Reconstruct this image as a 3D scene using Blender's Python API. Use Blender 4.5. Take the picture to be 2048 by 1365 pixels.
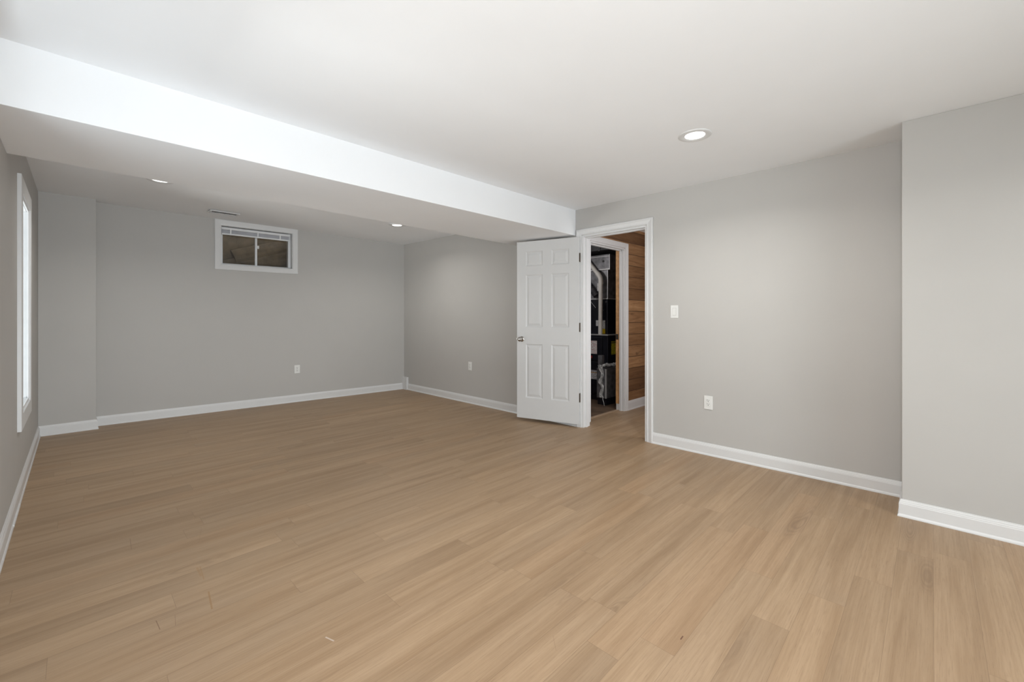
import bpy, bmesh, math, random
from mathutils import Vector, Matrix

# ------------------------------------------------------------------ scene, camera, world, light
for o in list(bpy.data.objects):
    bpy.data.objects.remove(o)
S = bpy.context.scene
COL = S.collection
S.view_settings.view_transform = 'Standard'
S.view_settings.look = 'None'
S.view_settings.gamma = 1
S.view_settings.use_curve_mapping = False
S.view_settings.exposure = 0.0

CAM_H = 1.19
F_PX, YAW, HORIZON = 856.4, 0.77603, 635.0
cam = bpy.data.cameras.new('camera')
cam.sensor_fit = 'HORIZONTAL'
cam.sensor_width = 36.0
cam.lens = F_PX / 2048 * 36.0
cam.shift_y = -(682.5 - HORIZON) / 2048
cam.clip_start = 0.02
camo = bpy.data.objects.new('camera', cam)
COL.objects.link(camo)
camo.location = (0, 0, CAM_H)
camo.rotation_euler = (math.pi / 2, 0, YAW - math.pi / 2)
S.camera = camo

world = bpy.data.worlds.new('overcast_sky')
S.world = world
world.use_nodes = True
bg = world.node_tree.nodes['Background']
bg.inputs[0].default_value = (0.80, 0.88, 0.95, 1)
bg.inputs[1].default_value = 0.95


def light(name, kind, loc, energy, color=(1, 1, 1), rot=(0, 0, 0), **kw):
    l = bpy.data.lights.new(name, kind)
    l.energy = energy
    l.color = color
    for k, v in kw.items():
        setattr(l, k, v)
    o = bpy.data.objects.new(name, l)
    COL.objects.link(o)
    o.location = loc
    o.rotation_euler = rot
    return o


# the photographer's flash beside the camera
light('flash', 'POINT', (0.03, -0.06, 1.46), 46, (1.0, 1.0, 1.0), shadow_soft_size=0.05)
# unseen fill lamps added low behind the camera,
# and the daylight outside the tall left-hand window that the picture shows
light('front_fill', 'AREA', (1.00, -2.40, 0.50), 11, (0.30, 0.78, 1.0),
      rot=(math.radians(125), 0, 0), shape='RECTANGLE', size=2.4, size_y=0.9)
light('front_low_fill', 'AREA', (1.20, -2.40, 0.30), 44, (0.89, 0.955, 1.0),
      rot=(math.radians(95), 0, 0), shape='RECTANGLE', size=2.6, size_y=0.6, spread=math.radians(100))
light('side_fill', 'AREA', (-0.47, 2.30, 0.64), 20, (0.84, 0.93, 1.0),
      rot=(0, math.radians(-109), 0), shape='RECTANGLE', size=0.50, size_y=0.70)  # added fill lamp, shining in through the added twin window
light('tall_window_ground_light', 'AREA', (-5.00, 5.60, 0.10), 560, (1.0, 1.0, 0.98),
      rot=(0, math.radians(-104), 0), shape='RECTANGLE', size=1.0, size_y=6.4)
light('tall_window_daylight', 'AREA', (-3.20, 4.75, 0.80), 70, (1.0, 0.98, 0.93),
      rot=(0, math.radians(-95), 0), shape='RECTANGLE', size=1.6, size_y=4.0)
# fill light added in the hall behind the doorway, out of sight
light('hall_fill', 'AREA', (4.25, 1.15, 1.35), 14, (0.98, 0.97, 0.98),
      rot=(math.radians(90), 0, math.radians(-14)), shape='RECTANGLE', size=0.5, size_y=1.2)
# unseen fill lamp added in the utility room, left of its doorway
light('utility_fill', 'POINT', (4.16, 3.75, 1.95), 12, (1.0, 0.97, 0.95), shadow_soft_size=0.04)
# the ceiling lamps of this room that hang outside the picture
for _x, _y in ((0.60, 1.09), (0.60, -1.20), (2.786, -1.20)):
    light('ceiling_lamp', 'AREA', (_x, _y, 2.345), 10.5, (1.0, 0.99, 0.97), shape='DISK', size=0.12, spread=math.radians(150))

# ------------------------------------------------------------------ node helpers


class NT:
    def __init__(self, name):
        self.m = bpy.data.materials.new(name)
        self.m.use_nodes = True
        self.t = self.m.node_tree
        self.bsdf = self.t.nodes['Principled BSDF']

    def n(self, typ, **kw):
        nd = self.t.nodes.new(typ)
        for k, v in kw.items():
            setattr(nd, k, v)
        return nd

    def l(self, a, b):
        self.t.links.new(a, b)

    def set(self, nd, key, v):
        if hasattr(v, 'is_linked') or isinstance(v, bpy.types.NodeSocket):
            self.l(v, nd.inputs[key])
        else:
            nd.inputs[key].default_value = v

    def math(self, op, a, b=0.0, c=0.0):
        nd = self.n('ShaderNodeMath', operation=op)
        self.set(nd, 0, a)
        self.set(nd, 1, b)
        if op in ('MULTIPLY_ADD', 'SMOOTH_MIN', 'WRAP', 'COMPARE'):
            self.set(nd, 2, c)
        return nd.outputs[0]

    def mix(self, f, a, b, blend='MIX'):
        nd = self.n('ShaderNodeMix', data_type='RGBA', blend_type=blend)
        self.set(nd, 0, f)
        self.set(nd, 6, a)
        self.set(nd, 7, b)
        return nd.outputs[2]

    def comb(self, x, y, z=0.0):
        nd = self.n('ShaderNodeCombineXYZ')
        self.set(nd, 0, x)
        self.set(nd, 1, y)
        self.set(nd, 2, z)
        return nd.outputs[0]

    def noise(self, vec, scale, detail=3, rough=0.5, dist=0.0):
        nd = self.n('ShaderNodeTexNoise')
        self.l(vec, nd.inputs['Vector'])
        nd.inputs['Scale'].default_value = scale
        nd.inputs['Detail'].default_value = detail
        nd.inputs['Roughness'].default_value = rough
        nd.inputs['Distortion'].default_value = dist
        return nd.outputs['Fac']

    def white(self, vec):
        nd = self.n('ShaderNodeTexWhiteNoise', noise_dimensions='3D')
        self.l(vec, nd.inputs['Vector'])
        return nd.outputs['Value']

    def ramp(self, fac, stops):
        nd = self.n('ShaderNodeValToRGB')
        self.l(fac, nd.inputs[0])
        e = nd.color_ramp.elements
        while len(e) < len(stops):
            e.new(0.5)
        for el, (p, c) in zip(e, stops):
            el.position = p
            el.color = c if len(c) == 4 else (*c, 1)
        return nd.outputs[0]

    def bump(self, h, strength=0.1, dist=0.002):
        nd = self.n('ShaderNodeBump')
        nd.inputs['Strength'].default_value = strength
        nd.inputs['Distance'].default_value = dist
        self.l(h, nd.inputs['Height'])
        self.l(nd.outputs[0], self.bsdf.inputs['Normal'])

    def coord(self):
        return self.n('ShaderNodeTexCoord').outputs['Object']


def flat(name, col, rough=0.5, metal=0.0, var=0.03, scale=12.0, bump=0.0, bscale=300, coat=0.0):
    """a material of one colour with a slight procedural mottling and surface texture"""
    t = NT(name)
    c = t.coord()
    n = t.noise(c, scale, 4)
    lo = tuple(max(0, v * (1 - var)) for v in col)
    hi = tuple(min(1, v * (1 + var)) for v in col)
    t.l(t.ramp(n, [(0.3, lo), (0.7, hi)]), t.bsdf.inputs['Base Color'])
    t.bsdf.inputs['Roughness'].default_value = rough
    t.bsdf.inputs['Metallic'].default_value = metal
    if coat:
        t.bsdf.inputs['Coat Weight'].default_value = coat
    if bump:
        t.bump(t.noise(c, bscale, 2), bump, 0.001)
    return t.m


def emit(name, col, strength):
    t = NT(name)
    t.bsdf.inputs['Base Color'].default_value = (*col, 1)
    t.bsdf.inputs['Emission Color'].default_value = (*col, 1)
    t.bsdf.inputs['Emission Strength'].default_value = strength
    return t.m


def wood_floor():
    t = NT('oak_plank_floor')
    W, L = 0.13, 1.22
    sep = t.n('ShaderNodeSeparateXYZ')
    t.l(t.coord(), sep.inputs[0])
    X, Y = sep.outputs[0], sep.outputs[1]
    v = t.math('DIVIDE', t.math('ADD', Y, 20.0 + 0.024), W)
    row = t.math('FLOOR', v)
    off = t.white(t.comb(row, 3.3, 0.0))
    u = t.math('ADD', t.math('DIVIDE', t.math('ADD', X, 20.0), L), t.math('MULTIPLY', off, 7.0))
    colu = t.math('FLOOR', u)
    r1 = t.white(t.comb(row, colu, 1.0))
    r2 = t.white(t.comb(row, colu, 2.0))
    fv = t.math('FRACT', v)
    fu = t.math('FRACT', u)
    # grain coordinates shifted for each plank
    gx = t.math('ADD', X, t.math('MULTIPLY', r1, 37.0))
    gy = t.math('ADD', Y, t.math('MULTIPLY', r2, 11.0))
    g_broad = t.noise(t.comb(t.math('MULTIPLY', gx, 0.9), t.math('MULTIPLY', gy, 17.0), r1), 1.0, 4, 0.55, 0.35)
    g_fine = t.noise(t.comb(t.math('MULTIPLY', gx, 3.5), t.math('MULTIPLY', gy, 150.0), r2), 1.0, 5, 0.65, 0.2)
    g_pore = t.noise(t.comb(t.math('MULTIPLY', gx, 14.0), t.math('MULTIPLY', gy, 420.0), r2), 1.0, 2, 0.5)
    cloud = t.noise(t.comb(t.math('MULTIPLY', gx, 1.6), t.math('MULTIPLY', gy, 3.0), r1), 1.0, 2, 0.5)
    base = t.ramp(g_broad, [(0.28, (0.345, 0.233, 0.140)), (0.48, (0.425, 0.300, 0.190)),
                            (0.62, (0.470, 0.338, 0.220)), (0.80, (0.395, 0.275, 0.172))])
    c = t.mix(t.math('MULTIPLY', t.ramp(g_fine, [(0.42, (0, 0, 0)), (0.70, (1, 1, 1))]), 0.46), base, (0.300, 0.196, 0.116, 1))
    c = t.mix(t.math('MULTIPLY', t.ramp(g_pore, [(0.58, (0, 0, 0)), (0.72, (1, 1, 1))]), 0.40), c, (0.235, 0.150, 0.090, 1))
    c = t.mix(t.math('MULTIPLY', t.ramp(cloud, [(0.55, (0, 0, 0)), (0.8, (1, 1, 1))]), 0.22), c, (0.36, 0.285, 0.215, 1))
    # tone of each plank
    tone = t.ramp(r2, [(0.0, (0.93, 0.93, 0.93)), (0.3, (0.985, 0.98, 0.975)), (0.55, (1.0, 1.0, 1.0)), (0.8, (1.04, 1.04, 1.035)), (1.0, (1.01, 0.975, 0.945))])
    c = t.mix(1.0, c, tone, 'MULTIPLY')
    # darker cathedral knots here and there
    wv = t.noise(t.comb(t.math('MULTIPLY', gx, 1.3), t.math('MULTIPLY', gy, 8.0), r1), 1.0, 1, 0.4)
    rings = t.math('SINE', t.math('MULTIPLY', wv, 190.0))
    knot = t.math('MULTIPLY', t.ramp(wv, [(0.66, (0, 0, 0)), (0.76, (1, 1, 1))]), t.math('MULTIPLY_ADD', rings, 0.18, 0.25))
    c = t.mix(knot, c, (0.22, 0.145, 0.09, 1))
    c = t.mix(1.0, c, (0.835, 0.815, 0.785, 1), 'MULTIPLY')
    # seams
    e1 = t.math('LESS_THAN', t.math('MULTIPLY', t.math('MINIMUM', fv, t.math('SUBTRACT', 1.0, fv)), W), 0.0008)
    e2 = t.math('LESS_THAN', t.math('MULTIPLY', t.math('MINIMUM', fu, t.math('SUBTRACT', 1.0, fu)), L), 0.0009)
    seam = t.math('MULTIPLY', t.math('MAXIMUM', e1, e2), 0.42)
    c = t.mix(seam, c, (0.15, 0.095, 0.058, 1))
    # scuffs and scratches worn into the boards: (x, y, angle, half length, half width, colour, strength)
    for (sx, sy, an, hl, hw, col, st) in SCUFFS:
        dx = t.math('SUBTRACT', X, sx)
        dy = t.math('SUBTRACT', Y, sy)
        ca, sa = math.cos(an), math.sin(an)
        p = t.math('ADD', t.math('MULTIPLY', dx, ca), t.math('MULTIPLY', dy, sa))
        q = t.math('SUBTRACT', t.math('MULTIPLY', dy, ca), t.math('MULTIPLY', dx, sa))
        m = t.math('MULTIPLY', t.math('LESS_THAN', t.math('ABSOLUTE', p), hl), t.math('LESS_THAN', t.math('ABSOLUTE', q), hw))
        c = t.mix(t.math('MULTIPLY', m, st), c, (*col, 1))
    t.l(c, t.bsdf.inputs['Base Color'])
    t.bsdf.inputs['Roughness'].default_value = 0.46
    t.bsdf.inputs['Specular IOR Level'].default_value = 0.35
    t.bump(g_fine, 0.12, 0.0006)
    return t.m


def px_floor(x, y):
    d = (math.cos(YAW) + math.sin(YAW) * (x - 1024) / F_PX, math.sin(YAW) - math.cos(YAW) * (x - 1024) / F_PX)
    k = CAM_H * F_PX / (y - HORIZON)
    return d[0] * k, d[1] * k


def scuff(a, b, hw, col, st):
    (x0, y0), (x1, y1) = px_floor(*a), px_floor(*b)
    return ((x0 + x1) / 2, (y0 + y1) / 2, math.atan2(y1 - y0, x1 - x0), math.hypot(x1 - x0, y1 - y0) / 2, hw, col, st)


SCUFFS = [scuff((394, 1136), (402, 1153), 0.004, (0.30, 0.17, 0.07), 0.45),
          scuff((400, 1134), (408, 1160), 0.0022, (0.30, 0.17, 0.07), 0.55),
          scuff((417, 1184), (424, 1219), 0.0032, (0.26, 0.14, 0.05), 0.6),
          scuff((312, 1242), (320, 1260), 0.0016, (0.16, 0.09, 0.05), 0.7),
          scuff((350, 1231), (351, 1252), 0.0012, (0.2, 0.12, 0.07), 0.5),
          scuff((260, 1078), (263, 1100), 0.0016, (0.2, 0.12, 0.07), 0.5),
          scuff((403, 1055), (398, 1085), 0.0012, (0.25, 0.15, 0.08), 0.35),
          scuff((651, 1275), (668, 1283), 0.0026, (0.72, 0.66, 0.62), 0.4),
          scuff((1361, 1280), (1366, 1273), 0.0022, (0.09, 0.03, 0.015), 0.85),
          scuff((1106, 1272), (1112, 1302), 0.0010, (0.24, 0.15, 0.09), 0.5)]


def plank_wood():
    """rustic boards, one course every 0.136 m up the wall"""
    t = NT('cedar_board_wall')
    sep = t.n('ShaderNodeSeparateXYZ')
    t.l(t.coord(), sep.inputs[0])
    X, Y, Z = sep.outputs
    v = t.math('DIVIDE', t.math('ADD', Z, 0.055), 0.147)
    row = t.math('FLOOR', v)
    fv = t.math('FRACT', v)
    r = t.white(t.comb(row, 5.0, 1.0))
    r2 = t.white(t.comb(row, 9.0, 4.0))
    gx = t.math('ADD', X, t.math('MULTIPLY', r, 23.0))
    g = t.noise(t.comb(t.math('MULTIPLY', gx, 2.2), Y, t.math('MULTIPLY', Z, 26.0)), 1.0, 5, 0.6, 0.6)
    kn = t.noise(t.comb(t.math('MULTIPLY', gx, 5.0), Y, t.math('MULTIPLY', Z, 9.0)), 1.0, 2, 0.5, 0.8)
    c = t.ramp(g, [(0.25, (0.17, 0.082, 0.036)), (0.5, (0.31, 0.165, 0.076)), (0.75, (0.42, 0.245, 0.125))])
    tone = t.ramp(r2, [(0.0, (0.52, 0.47, 0.42)), (0.5, (0.90, 0.88, 0.85)), (1.0, (1.2, 1.22, 1.2))])
    c = t.mix(1.0, c, tone, 'MULTIPLY')
    c = t.mix(t.math('MULTIPLY', t.ramp(kn, [(0.66, (0, 0, 0)), (0.76, (1, 1, 1))]), 0.7), c, (0.06, 0.028, 0.012, 1))
    seam = t.math('LESS_THAN', t.math('MINIMUM', fv, t.math('SUBTRACT', 1.0, fv)), 0.030)
    c = t.mix(t.math('MULTIPLY', seam, 0.85), c, (0.05, 0.025, 0.012, 1))
    t.l(c, t.bsdf.inputs['Base Color'])
    t.bsdf.inputs['Roughness'].default_value = 0.7
    t.bump(g, 0.3, 0.002)
    return t.m


def label_mat(name, paper, ink, rows, cover=0.55, band=None):
    """printed label: rows of small broken lines of print too fine to read"""
    t = NT(name)
    sep = t.n('ShaderNodeSeparateXYZ')
    t.l(t.n('ShaderNodeTexCoord').outputs['Generated'], sep.inputs[0])
    Yg, Zg = sep.outputs[1], sep.outputs[2]
    Hg = t.math('ADD', sep.outputs[0], Yg)
    row = t.math('MULTIPLY', Zg, rows)
    f = t.math('FRACT', row)
    inrow = t.math('MULTIPLY', t.math('GREATER_THAN', f, 0.35), t.math('LESS_THAN', f, 0.72))
    words = t.math('GREATER_THAN', t.white(t.comb(t.math('FLOOR', t.math('MULTIPLY', Hg, 13.0)), t.math('FLOOR', row), 1.0)), 1 - cover)
    c = t.mix(t.math('MULTIPLY', t.math('MULTIPLY', inrow, words), 0.8), (*paper, 1), (*ink, 1))
    if band:
        z0, z1, bc = band
        m = t.math('MULTIPLY', t.math('GREATER_THAN', Zg, z0), t.math('LESS_THAN', Zg, z1))
        c = t.mix(m, c, (*bc, 1))
    t.l(c, t.bsdf.inputs['Base Color'])
    t.bsdf.inputs['Roughness'].default_value = 0.5
    return t.m


def glass_mat():
    t = NT('window_glass')
    tr = t.n('ShaderNodeBsdfTransparent')
    tr.inputs[0].default_value = (0.96, 0.97, 0.97, 1)
    gl = t.n('ShaderNodeBsdfGlossy')
    gl.inputs['Roughness'].default_value = 0.02
    mx = t.n('ShaderNodeMixShader')
    mx.inputs[0].default_value = 0.05
    t.l(tr.outputs[0], mx.inputs[1])
    t.l(gl.outputs[0], mx.inputs[2])
    t.l(mx.outputs[0], t.t.nodes['Material Output'].inputs['Surface'])
    return t.m


def earth_mat():
    t = NT('brown_well_liner')
    sep = t.n('ShaderNodeSeparateXYZ')
    c0 = t.coord()
    t.l(c0, sep.inputs[0])
    n = t.noise(c0, 9.0, 6, 0.65)
    n2 = t.noise(c0, 70.0, 3, 0.6)
    c = t.ramp(n, [(0.3, (0.125, 0.080, 0.042)), (0.55, (0.205, 0.140, 0.078)), (0.75, (0.27, 0.19, 0.11))])
    c = t.mix(t.math('MULTIPLY', t.ramp(n2, [(0.70, (0, 0, 0)), (0.78, (1, 1, 1))]), 0.5), c, (0.45, 0.40, 0.32, 1))
    t.l(c, t.bsdf.inputs['Base Color'])
    t.bsdf.inputs['Roughness'].default_value = 0.95
    t.bump(n, 0.6, 0.02)
    return t.m


M = dict(
    wall=flat('greige_wall_paint', (0.498, 0.485, 0.466), 0.62, var=0.012, scale=3, bump=0.08, bscale=420),
    ceil=flat('white_ceiling_paint', (0.86, 0.87, 0.885), 0.8, var=0.008, scale=3, bump=0.08, bscale=380),
    trim=flat('white_trim_paint', (0.70, 0.70, 0.70), 0.35, var=0.008),
    door=flat('white_door_paint', (0.63, 0.63, 0.63), 0.38, var=0.01, bump=0.04, bscale=250),
    floor=wood_floor(),
    plank=plank_wood(),
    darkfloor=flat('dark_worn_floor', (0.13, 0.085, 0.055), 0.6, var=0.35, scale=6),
    darkwall=flat('dark_masonry', (0.07, 0.07, 0.075), 0.9, var=0.3, scale=8),  # dark grey mottled colour of the utility room shell
    strip=flat('pale_transition_strip', (0.42, 0.30, 0.20), 0.5),
    rawwood=flat('bare_pine', (0.52, 0.29, 0.13), 0.6, var=0.25, scale=20),
    plastic=flat('white_plastic', (0.78, 0.78, 0.76), 0.3),
    slot=flat('black_slot', (0.02, 0.02, 0.02), 0.6),
    gap_shade=flat('shadow_gap_plastic', (0.60, 0.60, 0.58), 0.4),  # greyer rim colour standing in for the shadow gap round rocker and sockets
    lens=emit('lamp_lens', (1.0, 0.985, 0.955), 3.0),
    vinyl=flat('white_vinyl', (0.78, 0.79, 0.80), 0.35),
    blind=flat('white_blind_slats', (0.66, 0.67, 0.72), 0.4),
    glass=glass_mat(),
    earth=earth_mat(),
    nickel=flat('brushed_nickel', (0.42, 0.40, 0.38), 0.22, 1.0),
    bronze=flat('bronze_hinge', (0.060, 0.038, 0.018), 0.45, 0.5, var=0.2),
    black=flat('black_enamel_sheet', (0.010, 0.011, 0.017), 0.32, 0.0, var=0.3),
    galv=flat('galvanised_sheet', (0.20, 0.20, 0.215), 0.45, 0.55, var=0.3, scale=18),
    seam=flat('bright_sheet_edge', (0.62, 0.62, 0.63), 0.4, 0.3),
    darkduct=flat('dark_duct_wrap', (0.05, 0.05, 0.055), 0.5, 0.2, var=0.4, scale=14),
    foil=flat('crumpled_foil_tape', (0.86, 0.86, 0.86), 0.35, 0.35, var=0.15, scale=40, bump=0.9, bscale=60),
    pvc=flat('white_pvc_pipe', (0.74, 0.72, 0.69), 0.4),
    lab_warn=label_mat('warning_label', (0.78, 0.74, 0.74), (0.45, 0.12, 0.10), 11),
    lab_spec=label_mat('specification_label', (0.66, 0.64, 0.66), (0.10, 0.10, 0.14), 8, 0.7, band=(0.70, 0.78, (0.50, 0.28, 0.10))),
    lab_white=label_mat('white_label', (0.72, 0.72, 0.72), (0.15, 0.15, 0.15), 6),
    lab_tag=label_mat('white_and_yellow_label', (0.74, 0.74, 0.74), (0.2, 0.2, 0.2), 9, band=(-0.1, 0.36, (0.72, 0.50, 0.02))),
    lab_yellow=label_mat('yellow_label', (0.62, 0.56, 0.03), (0.16, 0.13, 0.02), 9, 0.6, band=(0.88, 0.94, (0.05, 0.05, 0.03))),
    lab_red=label_mat('red_label', (0.50, 0.03, 0.03), (0.10, 0.01, 0.01), 2, 0.6),
)

# ------------------------------------------------------------------ mesh helpers


class MB:
    """collects shapes into one mesh object"""

    def __init__(self):
        self.bm = bmesh.new()

    def face(self, pts):
        try:
            return self.bm.faces.new([self.bm.verts.new(p) for p in pts])
        except ValueError:
            return None

    def box(self, x0, x1, y0, y1, z0, z1, mat=None):
        x0, x1 = sorted((x0, x1)); y0, y1 = sorted((y0, y1)); z0, z1 = sorted((z0, z1))
        vs = [Vector((x, y, z)) for x in (x0, x1) for y in (y0, y1) for z in (z0, z1)]
        if mat is not None:
            vs = [mat @ v for v in vs]
        b = [self.bm.verts.new(v) for v in vs]
        for f in ((0, 1, 3, 2), (4, 6, 7, 5), (0, 4, 5, 1), (2, 3, 7, 6), (0, 2, 6, 4), (1, 5, 7, 3)):
            self.bm.faces.new([b[i] for i in f])
        return self

    def hexa(self, b4, t4):
        b = [self.bm.verts.new(p) for p in b4] + [self.bm.verts.new(p) for p in t4]
        for f in ((3, 2, 1, 0), (4, 5, 6, 7), (0, 1, 5, 4), (1, 2, 6, 5), (2, 3, 7, 6), (3, 0, 4, 7)):
            self.bm.faces.new([b[i] for i in f])
        return self

    def lathe(self, prof, mat=None, seg=40, cap=True):
        """prof: list of (r, z) turned about local z"""
        rings = []
        for r, z in prof:
            ring = []
            for k in range(seg):
                a = 2 * math.pi * k / seg
                v = Vector((r * math.cos(a), r * math.sin(a), z))
                ring.append(self.bm.verts.new(mat @ v if mat is not None else v))
            rings.append(ring)
        for a, b in zip(rings, rings[1:]):
            for k in range(seg):
                self.bm.faces.new((a[k], a[(k + 1) % seg], b[(k + 1) % seg], b[k]))
        if cap:
            self.bm.faces.new(rings[0][::-1])
            self.bm.faces.new(rings[-1])
        return self

    def tube(self, pts, r, seg=20, cap=True):
        pts = [Vector(p) for p in pts]
        rings = []
        rr = r if isinstance(r, (list, tuple)) else [r] * len(pts)
        ref = None
        for i, p in enumerate(pts):
            d = (pts[min(i + 1, len(pts) - 1)] - pts[max(i - 1, 0)]).normalized()
            if ref is None:
                ref = d.orthogonal().normalized()
            ref = (ref - d * ref.dot(d)).normalized()
            s = d.cross(ref)
            rings.append([self.bm.verts.new(p + (ref * math.cos(2 * math.pi * k / seg) + s * math.sin(2 * math.pi * k / seg)) * rr[i]) for k in range(seg)])
        for a, b in zip(rings, rings[1:]):
            for k in range(seg):
                self.bm.faces.new((a[k], a[(k + 1) % seg], b[(k + 1) % seg], b[k]))
        if cap:
            self.bm.faces.new(rings[0][::-1])
            self.bm.faces.new(rings[-1])
        return self

    def sweep(self, path, prof, f3, closed=False):
        """profile (side, height) along a mitred 2D path; f3(a, b, height) -> 3D; side is to the left of travel"""
        P = [Vector(p) for p in path]
        n = len(P)
        rings = []
        for i in range(n):
            if closed or 0 < i < n - 1:
                d0 = (P[i] - P[i - 1]).normalized()
                d1 = (P[(i + 1) % n] - P[i]).normalized()
            elif i == 0:
                d0 = d1 = (P[1] - P[0]).normalized()
            else:
                d0 = d1 = (P[-1] - P[-2]).normalized()
            n0 = Vector((-d0.y, d0.x)); n1 = Vector((-d1.y, d1.x))
            m = n0 + n1
            m = m / (m.dot(n0)) if m.length > 1e-6 else n0
            rings.append([self.bm.verts.new(f3(*(P[i] + m * s), h)) for s, h in prof])
        k = len(prof)
        pairs = list(zip(rings, rings[1:])) + ([(rings[-1], rings[0])] if closed else [])
        for a, b in pairs:
            for j in range(k):
                self.bm.faces.new((a[j], a[(j + 1) % k], b[(j + 1) % k], b[j]))
        if not closed:
            self.bm.faces.new(rings[0][::-1])
            self.bm.faces.new(rings[-1])
        return self

    def build(self, name, mat, parent=None, bevel=0.0, smooth=False, seg=2):
        bmesh.ops.recalc_face_normals(self.bm, faces=self.bm.faces[:])
        me = bpy.data.meshes.new(name)
        self.bm.to_mesh(me)
        self.bm.free()
        o = bpy.data.objects.new(name, me)
        COL.objects.link(o)
        if mat is not None:
            me.materials.append(mat)
        if parent is not None:
            o.parent = parent
            o.matrix_parent_inverse = parent_matrix(parent).inverted()
        if bevel:
            b = o.modifiers.new('bevel', 'BEVEL')
            b.width = bevel
            b.segments = seg
            b.limit_method = 'ANGLE'
        if smooth:
            for p in me.polygons:
                p.use_smooth = True
            if hasattr(me, 'set_sharp_from_angle'):
                me.set_sharp_from_angle(angle=math.radians(40))
        return o


def parent_matrix(o):
    m = Matrix.LocRotScale(o.location, o.rotation_euler, o.scale)
    if o.parent:
        m = parent_matrix(o.parent) @ o.matrix_parent_inverse @ m
    return m


def empty(name, loc):
    o = bpy.data.objects.new(name, None)
    o.empty_display_size = 0.1
    COL.objects.link(o)
    o.location = loc
    return o


def tag(o, label, cat, group=None, kind=None):
    o['label'] = label
    o['category'] = cat
    if group:
        o['group'] = group
    if kind:
        o['kind'] = kind
    return o


def struct(o, label, cat):
    return tag(o, label, cat, kind='structure')


# ------------------------------------------------------------------ measures
WX = 3.825                 # right wall
LX = -0.264                # left wall
CX, CY = 3.465, 0.130      # face and end of the bump-out on the right
FY = -2.60                 # wall behind the camera
CEIL = 2.360
BY0, BZ = 2.780, 2.082     # front and underside of the dropped beam
BYL, BYR = 3.590, 3.690    # rear edge of the beam, left and right
JY, JX = 6.352, 0.152      # chase in the far left corner
BLY, BRY = 6.520, 6.270    # far wall, left and right
DY0, DY1, DZ = 1.950, 2.695, 2.070   # doorway in the right wall
T = 0.12                   # wall thickness


def back_y(x):
    return BLY + (BRY - BLY) * (x - JX) / (WX - JX)


# ------------------------------------------------------------------ floor and ceilings
m = MB(); m.box(LX - T, 7.0, FY - T, 7.0, -0.10, 0.0)
struct(m.build('floor', M['floor']), 'light oak plank floor of the empty basement room', 'floor')

m = MB(); m.box(LX - T, WX, FY - T, BY0, CEIL, CEIL + 0.12)
struct(m.build('ceiling', M['ceil']), 'smooth white ceiling in front of the dropped beam', 'ceiling')

zl, zr = 2.445, 2.388
m = MB()
b4 = [(LX - T, BY0 + 0.3, 2.36), (WX + T, BY0 + 0.3, 2.36), (WX + T, 6.75, zr + 0.012), (LX - T, 6.75, zl + 0.012)]
m.hexa(b4, [(x, y, 2.56) for x, y, z in b4])
struct(m.build('ceiling_alcove', M['ceil']), 'white ceiling beyond the dropped beam, over the far end of the room', 'ceiling')

m = MB()
pl = [(LX, BY0), (WX, BY0), (WX, BYR), (LX, BYL)]
m.hexa([(x, y, BZ) for x, y in pl], [(x, y, 2.45) for x, y in pl])
struct(m.build('ceiling_beam', M['ceil'], bevel=0.002), 'boxed white dropped beam running across the ceiling', 'beam')

# ------------------------------------------------------------------ walls
WZ = 2.56
# right wall with the doorway
m = MB()
m.box(WX, WX + T, FY - T, DY0, 0, WZ)
m.box(WX, WX + T, DY1, 6.9, 0, WZ)
m.box(WX, WX + T, DY0, DY1, DZ, WZ)
struct(m.build('wall_right', M['wall']), 'grey painted right wall with the open doorway', 'wall')
# bump-out near the camera
m = MB(); m.box(CX, WX, FY, CY, 0, CEIL)
struct(m.build('wall_right_chase', M['wall'], bevel=0.003), 'grey boxed-out wall section at the right edge', 'wall')
# left wall with its window opening
WY0, WY1, WZ0, WZ1 = 4.275, 5.020, 0.520, 2.048
WSH = -2.40               # the added, unseen twin window sits this much nearer
m = MB()
m.box(LX - T, LX, FY - T, WY0 + WSH, 0, WZ)
m.box(LX - T, LX, WY1 + WSH, WY0, 0, WZ)
m.box(LX - T, LX, WY1, 6.9, 0, WZ)
for sh in (0, WSH):
    m.box(LX - T, LX, WY0 + sh, WY1 + sh, 0, WZ0)
    m.box(LX - T, LX, WY0 + sh, WY1 + sh, WZ1, WZ)
struct(m.build('wall_left', M['wall']), 'grey left wall holding the tall bright window', 'wall')
# far wall with the small basement window
BX0, BX1, BZ0, BZ1 = 1.290, 2.125, 1.862, 2.368
m = MB()


def wseg(x0, x1, z0, z1):
    p = [(x0, back_y(x0)), (x1, back_y(x1)), (x1, back_y(x1) + 0.22), (x0, back_y(x0) + 0.22)]
    m.hexa([(x, y, z0) for x, y in p], [(x, y, z1) for x, y in p])


wseg(LX - T, BX0, 0, WZ); wseg(BX1, WX + T, 0, WZ); wseg(BX0, BX1, 0, BZ0); wseg(BX0, BX1, BZ1, WZ)
struct(m.build('wall_back', M['wall']), 'grey far wall holding the small high window', 'wall')
m = MB(); m.box(LX, JX, JY, JY + 0.25, 0, 2.50)
struct(m.build('wall_back_chase', M['wall'], bevel=0.003), 'narrow grey boxed-out wall section in the far left corner', 'wall')
# wall behind the camera
m = MB(); m.box(LX - T, WX + T, FY - T, FY, 0, WZ)
struct(m.build('wall_front', M['wall']), 'grey wall behind the viewpoint', 'wall')

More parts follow.
